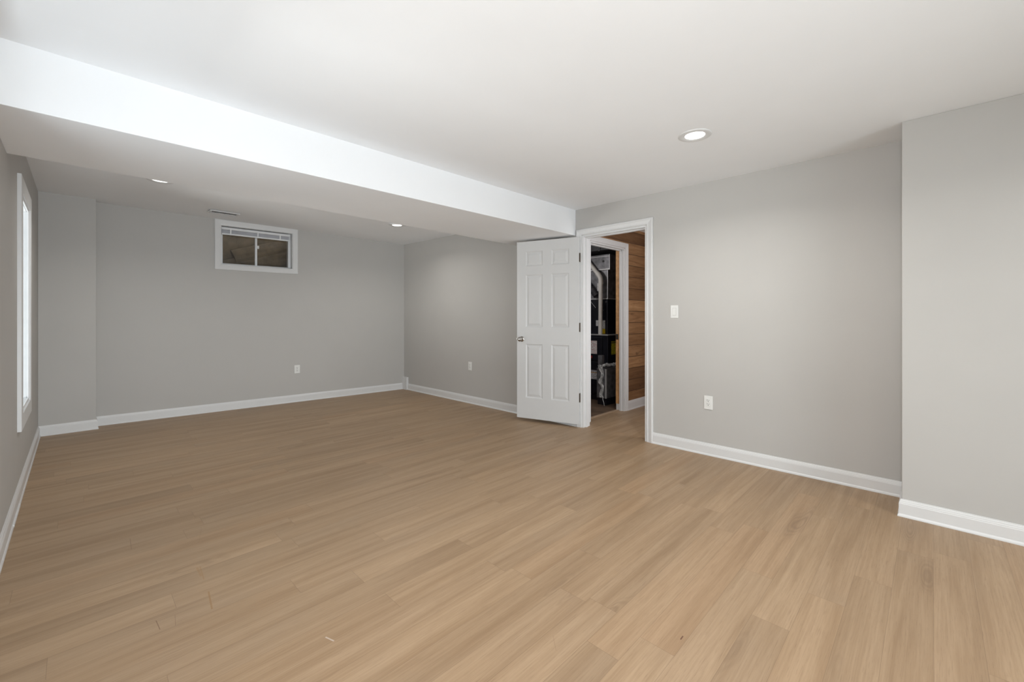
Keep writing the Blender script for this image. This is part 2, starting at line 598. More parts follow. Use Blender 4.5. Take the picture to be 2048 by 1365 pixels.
# ------------------------------------------------------------------ baseboards
BASE = [(0.0, 0.0), (0.0195, 0.0), (0.0195, 0.006), (0.0175, 0.012), (0.0145, 0.016), (0.0135, 0.018),
        (0.0135, 0.076), (0.0120, 0.080), (0.0120, 0.084), (0.0095, 0.088), (0.0085, 0.094), (0.0055, 0.098), (0.0045, 0.103), (0.0, 0.103)]


def floor3(a, b, h):
    return (a, b, h)


def baseboard(name, path, label):
    m = MB(); m.sweep(path, BASE, floor3)
    return struct(m.build(name, M['trim']), label, 'baseboard')


baseboard('baseboard_right', [(CX, FY), (CX, CY), (WX, CY), (WX, DY0 - 0.066)],
          'white baseboard along the right wall and around its boxed-out section')
baseboard('baseboard_alcove', [(WX, DY1 + 0.07), (WX, BRY)], 'white baseboard of the right wall beyond the door')
baseboard('baseboard_back', [(WX, back_y(WX)), (JX, back_y(JX)), (JX, JY), (LX, JY)], 'white baseboard along the far wall')
baseboard('baseboard_left', [(LX, JY), (LX, FY)], 'white baseboard along the left wall')
m = MB(); m.box(3.790, WX, 6.135, 6.272, 0, 0.205)
struct(m.build('trim_1', M['trim'], bevel=0.003), 'small white corner block where the far and right baseboards meet', 'trim')
# the step where two lengths of shoe moulding on the left meet
m = MB(); m.box(LX + 0.0, LX + 0.0215, 3.70, 4.10, 0.0, 0.0165)
struct(m.build('trim_2', M['trim'], bevel=0.004), 'short length of shoe moulding on the left baseboard', 'trim')

# ------------------------------------------------------------------ casings
CASE = [(0.0, 0.0), (0.0, 0.009), (0.004, 0.011), (0.010, 0.011), (0.013, 0.008), (0.018, 0.009), (0.040, 0.015), (0.046, 0.018), (0.057, 0.018), (0.062, 0.014), (0.062, 0.0)]
m = MB()
m.sweep([(DY0 - 0.005, 0), (DY0 - 0.005, DZ + 0.005), (DY1 + 0.005, DZ + 0.005), (DY1 + 0.005, 0)],
        CASE, lambda a, b, h: (WX - h, a, b))
m.box(WX - 0.001, WX + T + 0.001, DY0 - 0.004, DY0 + 0.016, 0, DZ)
m.box(WX - 0.001, WX + T + 0.001, DY1 - 0.016, DY1 + 0.004, 0, DZ)
m.box(WX - 0.001, WX + T + 0.001, DY0 + 0.016, DY1 - 0.016, DZ - 0.016, DZ + 0.004)
# door stop
m.box(WX + 0.040, WX + 0.075, DY0 + 0.016, DY0 + 0.027, 0, DZ - 0.016)
m.box(WX + 0.040, WX + 0.075, DY1 - 0.027, DY1 - 0.016, 0, DZ - 0.016)
m.box(WX + 0.040, WX + 0.075, DY0 + 0.027, DY1 - 0.027, DZ - 0.027, DZ - 0.016)
struct(m.build('trim_3', M['trim']), 'white casing and jamb of the open doorway in the right wall', 'door frame')

# ------------------------------------------------------------------ the open six panel door
HX, HY = 3.788, 2.709       # visible corner at the hinge edge
EX, EY = 3.575, 3.428       # visible corner at the free edge
dv = Vector((EX - HX, EY - HY, 0)); DW = dv.length; dv.normalize()
nv = Vector((dv.y, -dv.x, 0))           # from the visible face into the slab, towards the wall
DM = Matrix(((dv.x, nv.x, 0, HX), (dv.y, nv.y, 0, HY), (0, 0, 1, 0.036), (0, 0, 0, 1)))
DH, DT = 2.020, 0.035
m = MB()
st, mu = 0.112, 0.105           # stiles, mullion
pw = (DW - 2 * st - mu) / 2
us = [0, st, st + pw, st + pw + mu, DW - st, DW]
vs = [0, 0.235, 0.850, 1.040, 1.640, 1.735, 1.905, DH]


def dpt(u, v, d):
    return DM @ Vector((u, d, v))


def door_face(d0, sgn):
    for i in range(5):
        for j in range(7):
            u0, u1, v0, v1 = us[i], us[i + 1], vs[j], vs[j + 1]
            if i in (1, 3) and j in (1, 3, 5):
                levels = [(0, 0), (0.004, 0.0015), (0.013, 0.0075), (0.019, 0.0075), (0.041, 0.0015), (0.044, 0.001)]
                prev = None
                for ins, dep in levels:
                    d = d0 + sgn * dep
                    q = [dpt(u0 + ins, v0 + ins, d), dpt(u1 - ins, v0 + ins, d), dpt(u1 - ins, v1 - ins, d), dpt(u0 + ins, v1 - ins, d)]
                    if prev:
                        for k in range(4):
                            m.face([prev[k], prev[(k + 1) % 4], q[(k + 1) % 4], q[k]])
                    prev = q
                m.face(prev)
            else:
                m.face([dpt(u0, v0, d0), dpt(u1, v0, d0), dpt(u1, v1, d0), dpt(u0, v1, d0)])


door_face(0.0, 1); door_face(DT, -1)
for i in range(5):
    for v in (0, DH):
        m.face([dpt(us[i], v, 0), dpt(us[i + 1], v, 0), dpt(us[i + 1], v, DT), dpt(us[i], v, DT)])
for j in range(7):
    for u in (0, DW):
        m.face([dpt(u, vs[j], 0), dpt(u, vs[j + 1], 0), dpt(u, vs[j + 1], DT), dpt(u, vs[j], DT)])
bmesh.ops.remove_doubles(m.bm, verts=m.bm.verts[:], dist=0.0002)
door = struct(m.build('door_1', M['door']), 'white six-panel door standing wide open against the right wall', 'door')
# knob on the visible face, rosette and latch
KU, KZ = DW - 0.062, 0.940 - 0.036
KM = DM @ Matrix.Translation((KU, 0, KZ)) @ Matrix.Rotation(math.radians(90), 4, 'X')
m = MB(); m.lathe([(0.031, 0.0), (0.031, 0.003), (0.026, 0.008), (0.014, 0.011), (0.012, 0.011), (0.012, 0.03),
                   (0.017, 0.034), (0.025, 0.040), (0.0275, 0.049), (0.025, 0.058), (0.018, 0.0625), (0.008, 0.064)], KM, 40)
kn = m.build('door_knob', M['nickel'], door, smooth=True)
kn['label'] = 'round brushed nickel knob'
KM2 = DM @ Matrix.Translation((KU, DT, KZ)) @ Matrix.Rotation(math.radians(-90), 4, 'X')
m = MB(); m.lathe([(0.031, 0.0), (0.031, 0.003), (0.026, 0.008), (0.014, 0.011), (0.012, 0.011), (0.012, 0.03),
                   (0.017, 0.034), (0.025, 0.040), (0.0275, 0.049), (0.025, 0.058), (0.018, 0.0625), (0.008, 0.064)], KM2, 40)
m.build('door_knob', M['nickel'], door, smooth=True)
m = MB(); m.box(DW - 0.0005, DW + 0.0015, 0.006, 0.029, KZ - 0.028, KZ + 0.028, DM)
m.box(DW, DW + 0.010, 0.012, 0.023, KZ - 0.009, KZ + 0.009, DM)
m.build('latch_plate', M['nickel'], door)
for zc in (1.800, 1.045, 0.285):
    m = MB()
    m.box(-0.0022, 0.0006, 0.004, 0.033, zc - 0.048, zc + 0.048, DM)
    m.tube([DM @ Vector((-0.0045, 0.030, zc - 0.050)), DM @ Vector((-0.0045, 0.030, zc + 0.050))], 0.0058, 14)
    h = m.build('hinge', M['bronze'], door)
    h['label'] = 'dark bronze hinge'

# ------------------------------------------------------------------ hall beyond the doorway
PY = 2.780                  # board wall and second doorway
QX0, QX1, QZ = 4.100, 4.872, 2.060
HZ = 2.338
m = MB()
m.box(WX + T, QX0, PY, PY + 0.11, 0, 2.46)
m.box(QX1, 5.82, PY, PY + 0.11, 0, 2.46)
m.box(QX0, QX1, PY, PY + 0.11, QZ, 2.46)
struct(m.build('wall_hall', M['plank']), 'rustic brown board wall of the hall seen through the doorway', 'wall')
m = MB()
m.box(5.70, 5.82, 0.9, PY, 0, 2.46); m.box(WX + T, 5.82, 0.80, 0.90, 0, 2.46)
struct(m.build('wall_hall_end', M['plank']), 'board walls closing the hall out of sight', 'wall')
m = MB(); m.box(WX + T, 5.82, 0.8, PY, HZ, HZ + 0.1)
struct(m.build('ceiling_hall', M['ceil']), 'white ceiling of the hall behind the doorway', 'ceiling')
m = MB(); m.sweep([(5.70, PY), (QX1 + 0.064, PY)], [(a, b * 1.15) for a, b in BASE], floor3)
struct(m.build('baseboard_hall', M['trim']), 'white baseboard under the brown board wall', 'baseboard')
m = MB()
m.sweep([(QX1 + 0.005, 0), (QX1 + 0.005, QZ + 0.005), (QX0 - 0.005, QZ + 0.005), (QX0 - 0.005, 0)][::-1],
        CASE, lambda a, b, h: (a, PY - h, b))
m.box(QX1 - 0.016, QX1 + 0.004, PY - 0.001, PY + 0.062, 0, QZ)
m.box(QX0 - 0.004, QX0 + 0.016, PY - 0.001, PY + 0.112, 0, QZ)
m.box(QX0 + 0.016, QX1 - 0.016, PY - 0.001, PY + 0.112, QZ - 0.016, QZ + 0.004)
m.box(QX0 + 0.016, QX1 - 0.016, PY + 0.036, PY + 0.062, QZ - 0.030, QZ - 0.016)
m.box(QX1 - 0.028, QX1 - 0.016, PY + 0.036, PY + 0.062, 0, QZ - 0.016)
m.box(QX1 - 0.016, QX1 + 0.004, PY + 0.062, PY + 0.112, 0, 0.085)
t4 = struct(m.build('trim_4', M['trim']), 'white casing around the dark utility room doorway', 'door frame')
m = MB(); m.box(QX1 - 0.020, QX1 + 0.004, PY + 0.062, PY + 0.116, 0.085, QZ - 0.016)
rj = m.build('unpainted_jamb', M['rawwood'], t4); rj['label'] = 'bare wood rear half of the jamb'
m = MB(); m.box(QX1 - 0.0225, QX1 - 0.019, PY + 0.080, PY + 0.112, 0.905, 0.975)
sp = m.build('strike_plate', M['slot'], t4); sp['label'] = 'dark strike plate hole'
m = MB(); m.box(QX0, QX1, PY + 0.070, PY + 0.118, 0.0, 0.006)
struct(m.build('trim_5', M['strip'], bevel=0.002), 'pale floor transition strip under the utility room doorway', 'trim')

# utility room shell
UY = PY + 0.11
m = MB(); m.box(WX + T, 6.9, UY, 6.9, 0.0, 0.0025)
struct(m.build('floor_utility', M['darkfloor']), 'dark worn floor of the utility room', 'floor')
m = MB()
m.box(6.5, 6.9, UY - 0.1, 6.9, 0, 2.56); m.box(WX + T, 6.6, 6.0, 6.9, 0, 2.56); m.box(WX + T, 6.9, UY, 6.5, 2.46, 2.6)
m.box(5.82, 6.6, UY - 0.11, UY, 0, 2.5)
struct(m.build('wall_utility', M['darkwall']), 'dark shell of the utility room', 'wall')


# ------------------------------------------------------------------ furnace and ducts
def on_y(x, Y):
    """point of the line of sight of column x (photo pixels) at depth Y"""
    dx, dy = math.cos(YAW) + math.sin(YAW) * (x - 1024) / F_PX, math.sin(YAW) - math.cos(YAW) * (x - 1024) / F_PX
    return dx / dy * Y


FYc = 3.27                                  # corner of the furnace towards the doorway
FX = on_y(1216, FYc)
FW, FD = 0.54, 0.74
f_root = empty('furnace', (FX + FD / 2, FYc + FW / 2, 0.0025))
tag(f_root, 'black upright furnace with warning labels in the dark utility room', 'furnace')
z0, zs, zt, zc = 0.0025, 0.931, 1.457, 2.10
m = MB(); m.box(FX - 0.02, FX + FD, FYc, FYc + FW, z0, 0.07)
m.build('plinth', M['black'], f_root)
m = MB(); m.box(FX, FX + FD, FYc, FYc + FW, 0.07, zs)
cab = m.build('cabinet', M['black'], f_root, bevel=0.006)
for (za, zb, nm) in ((0.10, 0.545, 'lower_door'), (0.565, 0.905, 'upper_door')):
    m = MB(); m.box(FX - 0.016, FX + 0.002, FYc + 0.085, FYc + FW - 0.02, za, zb)
    d_ = m.build(nm, M['black'], f_root, bevel=0.006)
m = MB(); m.box(FX - 0.012, FX + FD, FYc - 0.004, FYc + FW, zs, zs + 0.012)
m.build('top_flange', M['seam'], f_root)
FX2 = FX + 0.135                            # the coil box stands back from the front
cy2 = FX2 / on_y(1215.5, 1.0)
c_root = empty('coil_cabinet', (FX2 + (FX + FD - FX2) / 2, cy2 + FW / 2, zs + 0.012))
tag(c_root, 'black coil cabinet with small white labels, set on the furnace behind the white pipe', 'coil cabinet')
m = MB(); m.box(FX2, FX + FD, cy2, cy2 + FW, zs + 0.0125, zt)
m.build('case', M['black'], c_root, bevel=0.004)
m = MB(); m.box(FX2 - 0.006, FX + FD, cy2 - 0.006, cy2 + FW, zt - 0.004, zt + 0.010)
m.build('top_flange', M['seam'], c_root)


def fpanel(name, mat, px0, px1, py0, py1, X, parent):
    """a thin plate on a face X = const given by its photo columns and rows"""
    def yz(px, py):
        dx, dy = math.cos(YAW) + math.sin(YAW) * (px - 1024) / F_PX, math.sin(YAW) - math.cos(YAW) * (px - 1024) / F_PX
        k = X / dx
        return dy * k, CAM_H - (py - HORIZON) / F_PX * k
    ya, za = yz(px0, py0); yb, zb = yz(px1, py1)
    ya, yb = sorted((ya, yb))
    mm = MB(); mm.box(X - 0.0015, X + 0.0008, ya, yb, zb, za)
    return mm.build(name, mat, parent)


def lab(o, s):
    o['label'] = s
    return o


lab(fpanel('warning_label', M['lab_warn'], 1179.7, 1194, 681.5, 708.5, FX - 0.017, f_root), 'white warning label with reddish print')
lab(fpanel('warning_label', M['lab_red'], 1174, 1184.5, 711, 717, FX - 0.017, f_root), 'small red label')
lab(fpanel('specification_label', M['lab_spec'], 1170, 1194, 739, 759.5, FX - 0.017, f_root), 'wide white label with an orange line')
lab(fpanel('specification_label', M['lab_white'], 1168, 1178, 771, 788, FX - 0.017, f_root), 'white label low on the door')
lab(fpanel('coil_label', M['lab_tag'], 1203, 1210.3, 641, 668, FX2 - 0.001, c_root), 'white label with a yellow foot')
lab(fpanel('coil_label', M['lab_white'], 1192, 1198, 641, 652.5, FX2 - 0.001, c_root), 'small white label')
lab(fpanel('port_cover', M['plastic'], 1177, 1181, 664, 668, FX2 - 0.001, c_root), 'small round white cap')
# yellow energy label on the side face
m = MB()
yx0, yx1 = 1222.5, 1240.0
m.box(on_y(yx0, FYc), on_y(yx1, FYc), FYc - 0.0015, FYc + 0.001, CAM_H - (711.5 - 635) / F_PX * 5.98, CAM_H - (684.5 - 635) / F_PX * 5.98)
lab(m.build('energy_label', M['lab_yellow'], f_root), 'yellow label on the side')
# drain port and screw head on the coil cabinet
for (px, py, r_, nm) in ((1212.0, 604.0, 0.016, 'drain_port'), (1207.5, 621.0, 0.007, 'screw_head')):
    dx = math.cos(YAW) + math.sin(YAW) * (px - 1024) / F_PX
    dy = math.sin(YAW) - math.cos(YAW) * (px - 1024) / F_PX
    k = FX2 / dx
    m = MB()
    m.lathe([(r_, 0.0), (r_ * 0.75, 0.012)],
            Matrix.Translation((FX2, dy * k, CAM_H - (py - HORIZON) / F_PX * k)) @ Matrix.Rotation(math.radians(-90), 4, 'Y'), 16)
    m.build(nm, M['galv'], c_root)

# supply plenum over the coil and the trunk duct across it
pl_root = empty('supply_plenum', (FX + FD / 2, cy2 + FW / 2, zt + 0.011))
tag(pl_root, 'grey sheet metal plenum standing on top of the black furnace', 'duct')
m = MB(); m.box(FX2 + 0.004, FX + FD - 0.01, cy2 + 0.002, cy2 + FW, zt + 0.011, 1.88)
m.build('plenum_box', M['galv'], pl_root)
cy3 = (FX2 - 0.03) / on_y(1219.5, 1.0)
m = MB(); m.box(FX2 - 0.03, FX + FD + 0.03, cy3, cy3 + FW + 0.06, 1.88, 2.10)
m.build('collar', M['galv'], pl_root)
m = MB()
m.box(FX2 + 0.001, FX2 + 0.007, cy2 - 0.002, cy2 + 0.005, zt + 0.012, 1.88)
m.box(FX2 - 0.033, FX2 - 0.027, cy3 - 0.003, cy3 + 0.004, 1.88, 2.10)
m.box(FX2 - 0.034, FX2 - 0.028, cy3, cy3 + FW + 0.06, 1.878, 1.892)
m.box(FX2 - 0.034, FX2 - 0.028, cy3, cy3 + FW + 0.06, 2.070, 2.078)
m.build('sheet_edge', M['seam'], pl_root)
m = MB(); m.lathe([(0.018, 0), (0.018, 0.004)], Matrix.Translation((FX2 - 0.03, cy3 + 0.105, 2.005)) @ Matrix.Rotation(math.radians(-90), 4, 'Y'), 18)
m.build('test_hole', M['slot'], pl_root)
m = MB(); m.box(FX2 - 0.16, FX + FD, 3.22, 5.2, 2.145, 2.40)
m.box(FX2 - 0.17, FX2 - 0.15, 3.22, 5.2, 2.145, 2.160)
m.box(FX2 - 0.17, FX2 - 0.15, 3.22, 5.2, 2.330, 2.345)
m.box(FX2 - 0.175, FX2 - 0.14, cy2 + 0.02, cy2 + 0.05, 2.135, 2.40)
tag(m.build('trunk_duct', M['darkduct']), 'dark trunk duct under the utility room ceiling above the plenum', 'duct')
# dark flexible branch dropping beside the coil
m = MB()
pts, rad = [], []
for i in range(60):
    s = i / 59
    pts.append((FX2 - 0.056, cy2 + 0.155 + 0.42 * s, 1.505 + 0.33 * s + 0.06 * math.sin(s * 3.0)))
    rad.append(0.045 + 0.004 * math.sin(i * 2.1))
m.tube(pts, rad, 20)
tag(m.build('flexible_duct', M['darkduct'], smooth=True), 'dark ribbed flexible duct slanting behind the white pipe', 'duct')

# white vent pipe: a riser from the furnace top, an elbow, and a slanting run
px_pipe = FX + 0.058
k_p = px_pipe / (math.cos(YAW) + math.sin(YAW) * (1200.6 - 1024) / F_PX)
py_pipe = (math.sin(YAW) - math.cos(YAW) * (1200.6 - 1024) / F_PX) * k_p
ze = CAM_H - (562 - HORIZON) / F_PX * k_p
zb = zs + 0.012
p_root = empty('vent_pipe', (px_pipe, py_pipe, zb))
tag(p_root, 'white plastic vent pipe rising from the black furnace and bending to the left', 'pipe')
R = 0.030
top = Vector((px_pipe, py_pipe - 0.008, ze))
m = MB(); m.tube([(px_pipe, py_pipe, zb), top], R, 28)
m.build('riser', M['pvc'], p_root, smooth=True)
aim = Vector((0.0, 0.72, 0.82)).normalized()
m = MB()
c0 = top + Vector((0, 0, -0.012))
arc = []
for i in range(13):
    s = i / 12
    d0 = Vector((0, 0, 1)); a = d0.lerp(aim, s).normalized()
    arc.append(c0.copy())
    c0 = c0 + a * 0.0088
m.tube([top + Vector((0, 0, -0.050)), top + Vector((0, 0, -0.014))], R + 0.006, 28)
m.tube(arc, R + 0.005, 28)
e1 = arc[-1]
m.tube([e1 - aim * 0.002, e1 + aim * 0.036], R + 0.0065, 28)
m.build('elbow', M['pvc'], p_root, smooth=True)
m = MB(); m.tube([e1, e1 + aim * 0.40], R, 28)
m.build('slanting_run', M['pvc'], p_root, smooth=True)
lab(fpanel('tag', M['lab_white'], 1194.8, 1198.6, 567, 582, px_pipe - 0.022, p_root), 'small white paper tag')
# thin wire
m = MB()
w0 = Vector((FX2 - 0.02, cy2 + 0.33, 1.492)); w1 = Vector((FX2 - 0.01, cy2 + 0.20, 1.33))
m.tube([w0, (w0 + w1) / 2 + Vector((0, 0, -0.006)), w1], 0.0022, 8)
tag(m.build('wire', M['seam']), 'thin pale wire slanting across the black coil cabinet', 'wire')

# return duct with foil tape in front of the furnace's side
RY = 3.12
RX = on_y(1212, RY)
kd = RX * math.cos(YAW) + RY * math.sin(YAW)


def rz(py):
    return CAM_H - (py - HORIZON) / F_PX * kd


r_root = empty('return_duct', (RX + 0.2, RY + 0.06, 0.0025))
tag(r_root, 'grey metal return duct sealed with shiny foil tape beside the furnace', 'duct')
ry2 = RX / on_y(1202.5, 1.0)
m = MB(); m.box(RX, RX + 0.42, RY, FYc - 0.004, rz(798), rz(738))
m.build('duct_body', M['galv'], r_root, bevel=0.004)
m = MB(); m.box(RX + 0.02, RX + 0.40, RY + 0.01, FYc - 0.006, 0.0025, rz(798))
m.build('plinth', M['black'], r_root)
m = MB(); m.box(RX - 0.003, RX + 0.016, RY - 0.003, RY + 0.012, rz(798), rz(739))
m.build('corner_bead', M['seam'], r_root)
# crumpled foil tape down the left face and over the top
rng = random.Random(4)
m = MB()
cols, rows = 7, 22
grid = []
for j in range(rows):
    z = rz(797) + (rz(731) - rz(797)) * j / (rows - 1)
    w = 0.075 - 0.030 * abs(math.sin(j * 0.33))
    grid.append([m.bm.verts.new((RX - 0.010 - rng.random() * 0.016, RY + 0.030 + w * (i / (cols - 1)) + 0.012 * math.sin(j * 0.7), z + rng.uniform(-.004, .004))) for i in range(cols)])
for j in range(rows - 1):
    for i in range(cols - 1):
        m.bm.faces.new((grid[j][i], grid[j][i + 1], grid[j + 1][i + 1], grid[j + 1][i]))
bmesh.ops.solidify(m.bm, geom=m.bm.faces[:], thickness=0.002)
m.build('foil_tape', M['foil'], r_root)
m = MB()
cols, rows = 18, 6
grid = []
for j in range(rows):
    grid.append([m.bm.verts.new((RX - 0.02 + 0.36 * i / (cols - 1), RY - 0.012 + 0.13 * j / (rows - 1), rz(735) + rng.random() * 0.03 + 0.015 * math.sin(i * .8))) for i in range(cols)])
for j in range(rows - 1):
    for i in range(cols - 1):
        m.bm.faces.new((grid[j][i], grid[j][i + 1], grid[j + 1][i + 1], grid[j + 1][i]))
bmesh.ops.solidify(m.bm, geom=m.bm.faces[:], thickness=0.003)
m.build('foil_tape', M['foil'], r_root)
m = MB()
m.box(RX - 0.015, RX + 0.045, RY + 0.055, RY + 0.115, rz(734), rz(712))
m.box(RX - 0.017, RX - 0.012, RY + 0.052, RY + 0.057, rz(734), rz(712))
m.build('collar', M['galv'], r_root)
m = MB()
m.tube([(RX - 0.012, RY + 0.045, rz(797)), (RX - 0.03, RY + 0.03, rz(800)), (RX - 0.036, RY + 0.012, rz(805)), (RX - 0.03, RY + 0.008, 0.006)], 0.004, 8)
m.build('drain_tube', M['seam'], r_root)

# ------------------------------------------------------------------ windows
# tall windows in the left wall: one in the picture, an unseen twin added nearer the camera for fill light
WT = 0.020
FLAT = [(0.0, 0.0), (0.0, WT - 0.002), (0.002, WT), (0.102, WT), (0.104, WT - 0.002), (0.104, 0.0)]


def tall_window(name, shift, label):
    oY0, oY1, oZ0, oZ1 = 4.203 + shift, 5.092 + shift, 0.462, 2.120
    iy0, iy1, iz0, iz1 = oY0 + 0.104, oY1 - 0.104, oZ0 + 0.09, oZ1 - 0.104
    mm = MB()
    mm.sweep([(iy0, iz0), (iy0, iz1), (iy1, iz1), (iy1, iz0)], FLAT, lambda a, b, h: (LX + h, a, b), closed=True)
    w = struct(mm.build(name, M['trim']), label, 'window')
    mm = MB()
    fw = 0.016
    for (a0, a1, c0_, c1) in ((iy0 - 0.03, iy0 + fw, iz0 - 0.03, iz1 + 0.03), (iy1 - fw, iy1 + 0.03, iz0 - 0.03, iz1 + 0.03),
                              (iy0 + fw, iy1 - fw, iz0 - 0.03, iz0 + fw), (iy0 + fw, iy1 - fw, iz1 - fw, iz1 + 0.03)):
        mm.box(LX - 0.075, LX + 0.009, a0, a1, c0_, c1)
    mm.build('window_frame', M['vinyl'], w)
    mm = MB(); mm.box(LX - 0.002, LX + 0.002, iy0 + fw, iy1 - fw, iz0 + fw, iz1 - fw)
    mm.build('window_pane', M['glass'], w)


tall_window('window_1', 0.0, 'tall white-trimmed window glowing with daylight in the left wall')
tall_window('fill_window', WSH, 'tall white-trimmed window added unseen in the left wall, in front of the beam, to let in fill light')

# small high window in the far wall
ang = math.atan2(BRY - BLY, WX - JX)


def bw(a, depth, z):
    """point on the far wall: a along X, depth out of the room, z up"""
    return Vector((a - math.sin(ang) * depth, back_y(a) + math.cos(ang) * depth, z))


def bbox(mm, a0, a1, d0, d1, z0, z1):
    p = [bw(a0, d0, 0), bw(a1, d0, 0), bw(a1, d1, 0), bw(a0, d1, 0)]
    mm.hexa([(q.x, q.y, z0) for q in p], [(q.x, q.y, z1) for q in p])


m = MB()
CASE2 = [(0.0, 0.0), (0.0, 0.012), (0.010, 0.014), (0.052, 0.017), (0.062, 0.017), (0.066, 0.013), (0.066, 0.0)]
m.sweep([(BX0, BZ0), (BX1, BZ0), (BX1, BZ1 - 0.004), (BX0, BZ1 - 0.004)][::-1], CASE2, lambda a, b, h: bw(a, -h, b), closed=True)
bbox(m, BX0 - 0.066, BX1 + 0.066, -0.013, 0.0, BZ1 + 0.060, BZ1 + 0.086)
# reveal lining
bbox(m, BX0 - 0.004, BX0 + 0.006, 0, 0.17, BZ0, BZ1); bbox(m, BX1 - 0.006, BX1 + 0.004, 0, 0.17, BZ0, BZ1)
bbox(m, BX0 + 0.006, BX1 - 0.006, 0, 0.17, BZ0 - 0.004, BZ0 + 0.006); bbox(m, BX0 + 0.006, BX1 - 0.006, 0, 0.17, BZ1 - 0.010, BZ1 + 0.004)
w2 = struct(m.build('window_2', M['trim']), 'small white-trimmed sliding window high on the far wall', 'window')
m = MB()
fd0, fd1 = 0.085, 0.150
bbox(m, BX0 + 0.006, BX0 + 0.030, fd0, fd1, BZ0 + 0.006, BZ1 - 0.01); bbox(m, BX1 - 0.036, BX1 - 0.006, fd0, fd1, BZ0 + 0.006, BZ1 - 0.01)
bbox(m, BX0 + 0.030, BX1 - 0.036, fd0, fd1, BZ0 + 0.006, BZ0 + 0.026); bbox(m, BX0 + 0.030, BX1 - 0.036, fd0, fd1, BZ1 - 0.04, BZ1 - 0.01)
m.build('window_frame', M['vinyl'], w2)
mulx = 1.700
m = MB(); bbox(m, mulx - 0.014, mulx + 0.010, fd0 + 0.008, fd0 + 0.045, BZ0 + 0.02, BZ1 - 0.03)
sash = m.build('meeting_stile', M['vinyl'], w2)
m = MB(); bbox(m, mulx + 0.010, mulx + 0.030, fd0 - 0.008, fd0 + 0.010, 2.115, 2.155)
m.build('latch', M['plastic'], sash, bevel=0.002)
m = MB(); bbox(m, BX0 + 0.026, mulx - 0.01, fd0 + 0.022, fd0 + 0.026, BZ0 + 0.02, BZ1 - 0.03)
m.build('window_pane', M['glass'], w2)
m = MB(); bbox(m, mulx + 0.006, BX1 - 0.03, fd0 + 0.034, fd0 + 0.038, BZ0 + 0.02, BZ1 - 0.03)
m.build('window_pane', M['glass'], w2)
# raised blind
bl = empty('window_blind', bw((BX0 + BX1) / 2, 0.045, BZ1 - 0.012))
tag(bl, 'white slatted blind pulled up at the top of the small high window', 'blind')
m = MB(); bbox(m, BX0 + 0.012, BX1 - 0.036, 0.030, 0.066, BZ1 - 0.052, BZ1 - 0.022)
m.build('headrail', M['vinyl'], bl, bevel=0.002)
m = MB()
for i in range(9):
    bbox(m, BX0 + 0.014, BX1 - 0.038, 0.034, 0.062, BZ1 - 0.095 + i * 0.0046, BZ1 - 0.0925 + i * 0.0046)
m.build('slat_stack', M['blind'], bl)
m = MB(); bbox(m, BX0 + 0.013, BX1 - 0.037, 0.032, 0.064, BZ1 - 0.116, BZ1 - 0.097)
m.build('bottom_rail', M['vinyl'], bl, bevel=0.003)
for a in (BX0 + 0.11, (BX0 + BX1) / 2, BX1 - 0.15):
    m = MB(); bbox(m, a - 0.008, a + 0.008, 0.029, 0.0335, BZ1 - 0.118, BZ1 - 0.05)
    m.build('ladder_tape', M['vinyl'], bl)
# window well outside
m = MB()
gx0, gx1 = BX0 - 0.35, BX1 + 0.35
segs = []
N = 14
for i in range(N + 1):
    s = i / N
    a = gx0 + (gx1 - gx0) * s
    d = 0.24 + 0.62 * math.sin(math.pi * s) ** 0.7
    segs.append((a, d))
for (a0, d0), (a1, d1) in zip(segs, segs[1:]):
    p = [bw(a0, d0, 0), bw(a1, d1, 0), bw(a1, d1 + 0.05, 0), bw(a0, d0 + 0.05, 0)]
    m.hexa([(q.x, q.y, 1.55) for q in p], [(q.x, q.y, 3.0) for q in p])
p = [bw(gx0, 0.2, 0), bw(gx1, 0.2, 0), bw(gx1, 1.0, 0), bw(gx0, 1.0, 0)]
m.hexa([(q.x, q.y, 1.50) for q in p], [(q.x, q.y, 1.60) for q in p])
# slumped folds of soil against the liner
for k, (a, z) in enumerate(((1.55, 1.72), (1.85, 1.86), (2.12, 2.02), (2.3, 2.2))):
    q0, q1 = bw(a - 0.75, 0.74, z - 0.20), bw(a + 0.45, 0.60, z + 0.16)
    m.tube([q0, (q0 + q1) / 2 + Vector((0, 0.03, 0.03)), q1], [0.16, 0.15, 0.12], 16)
tag(m.build('window_well', M['earth']), 'brown earthen window well outside the small high window', 'window well')

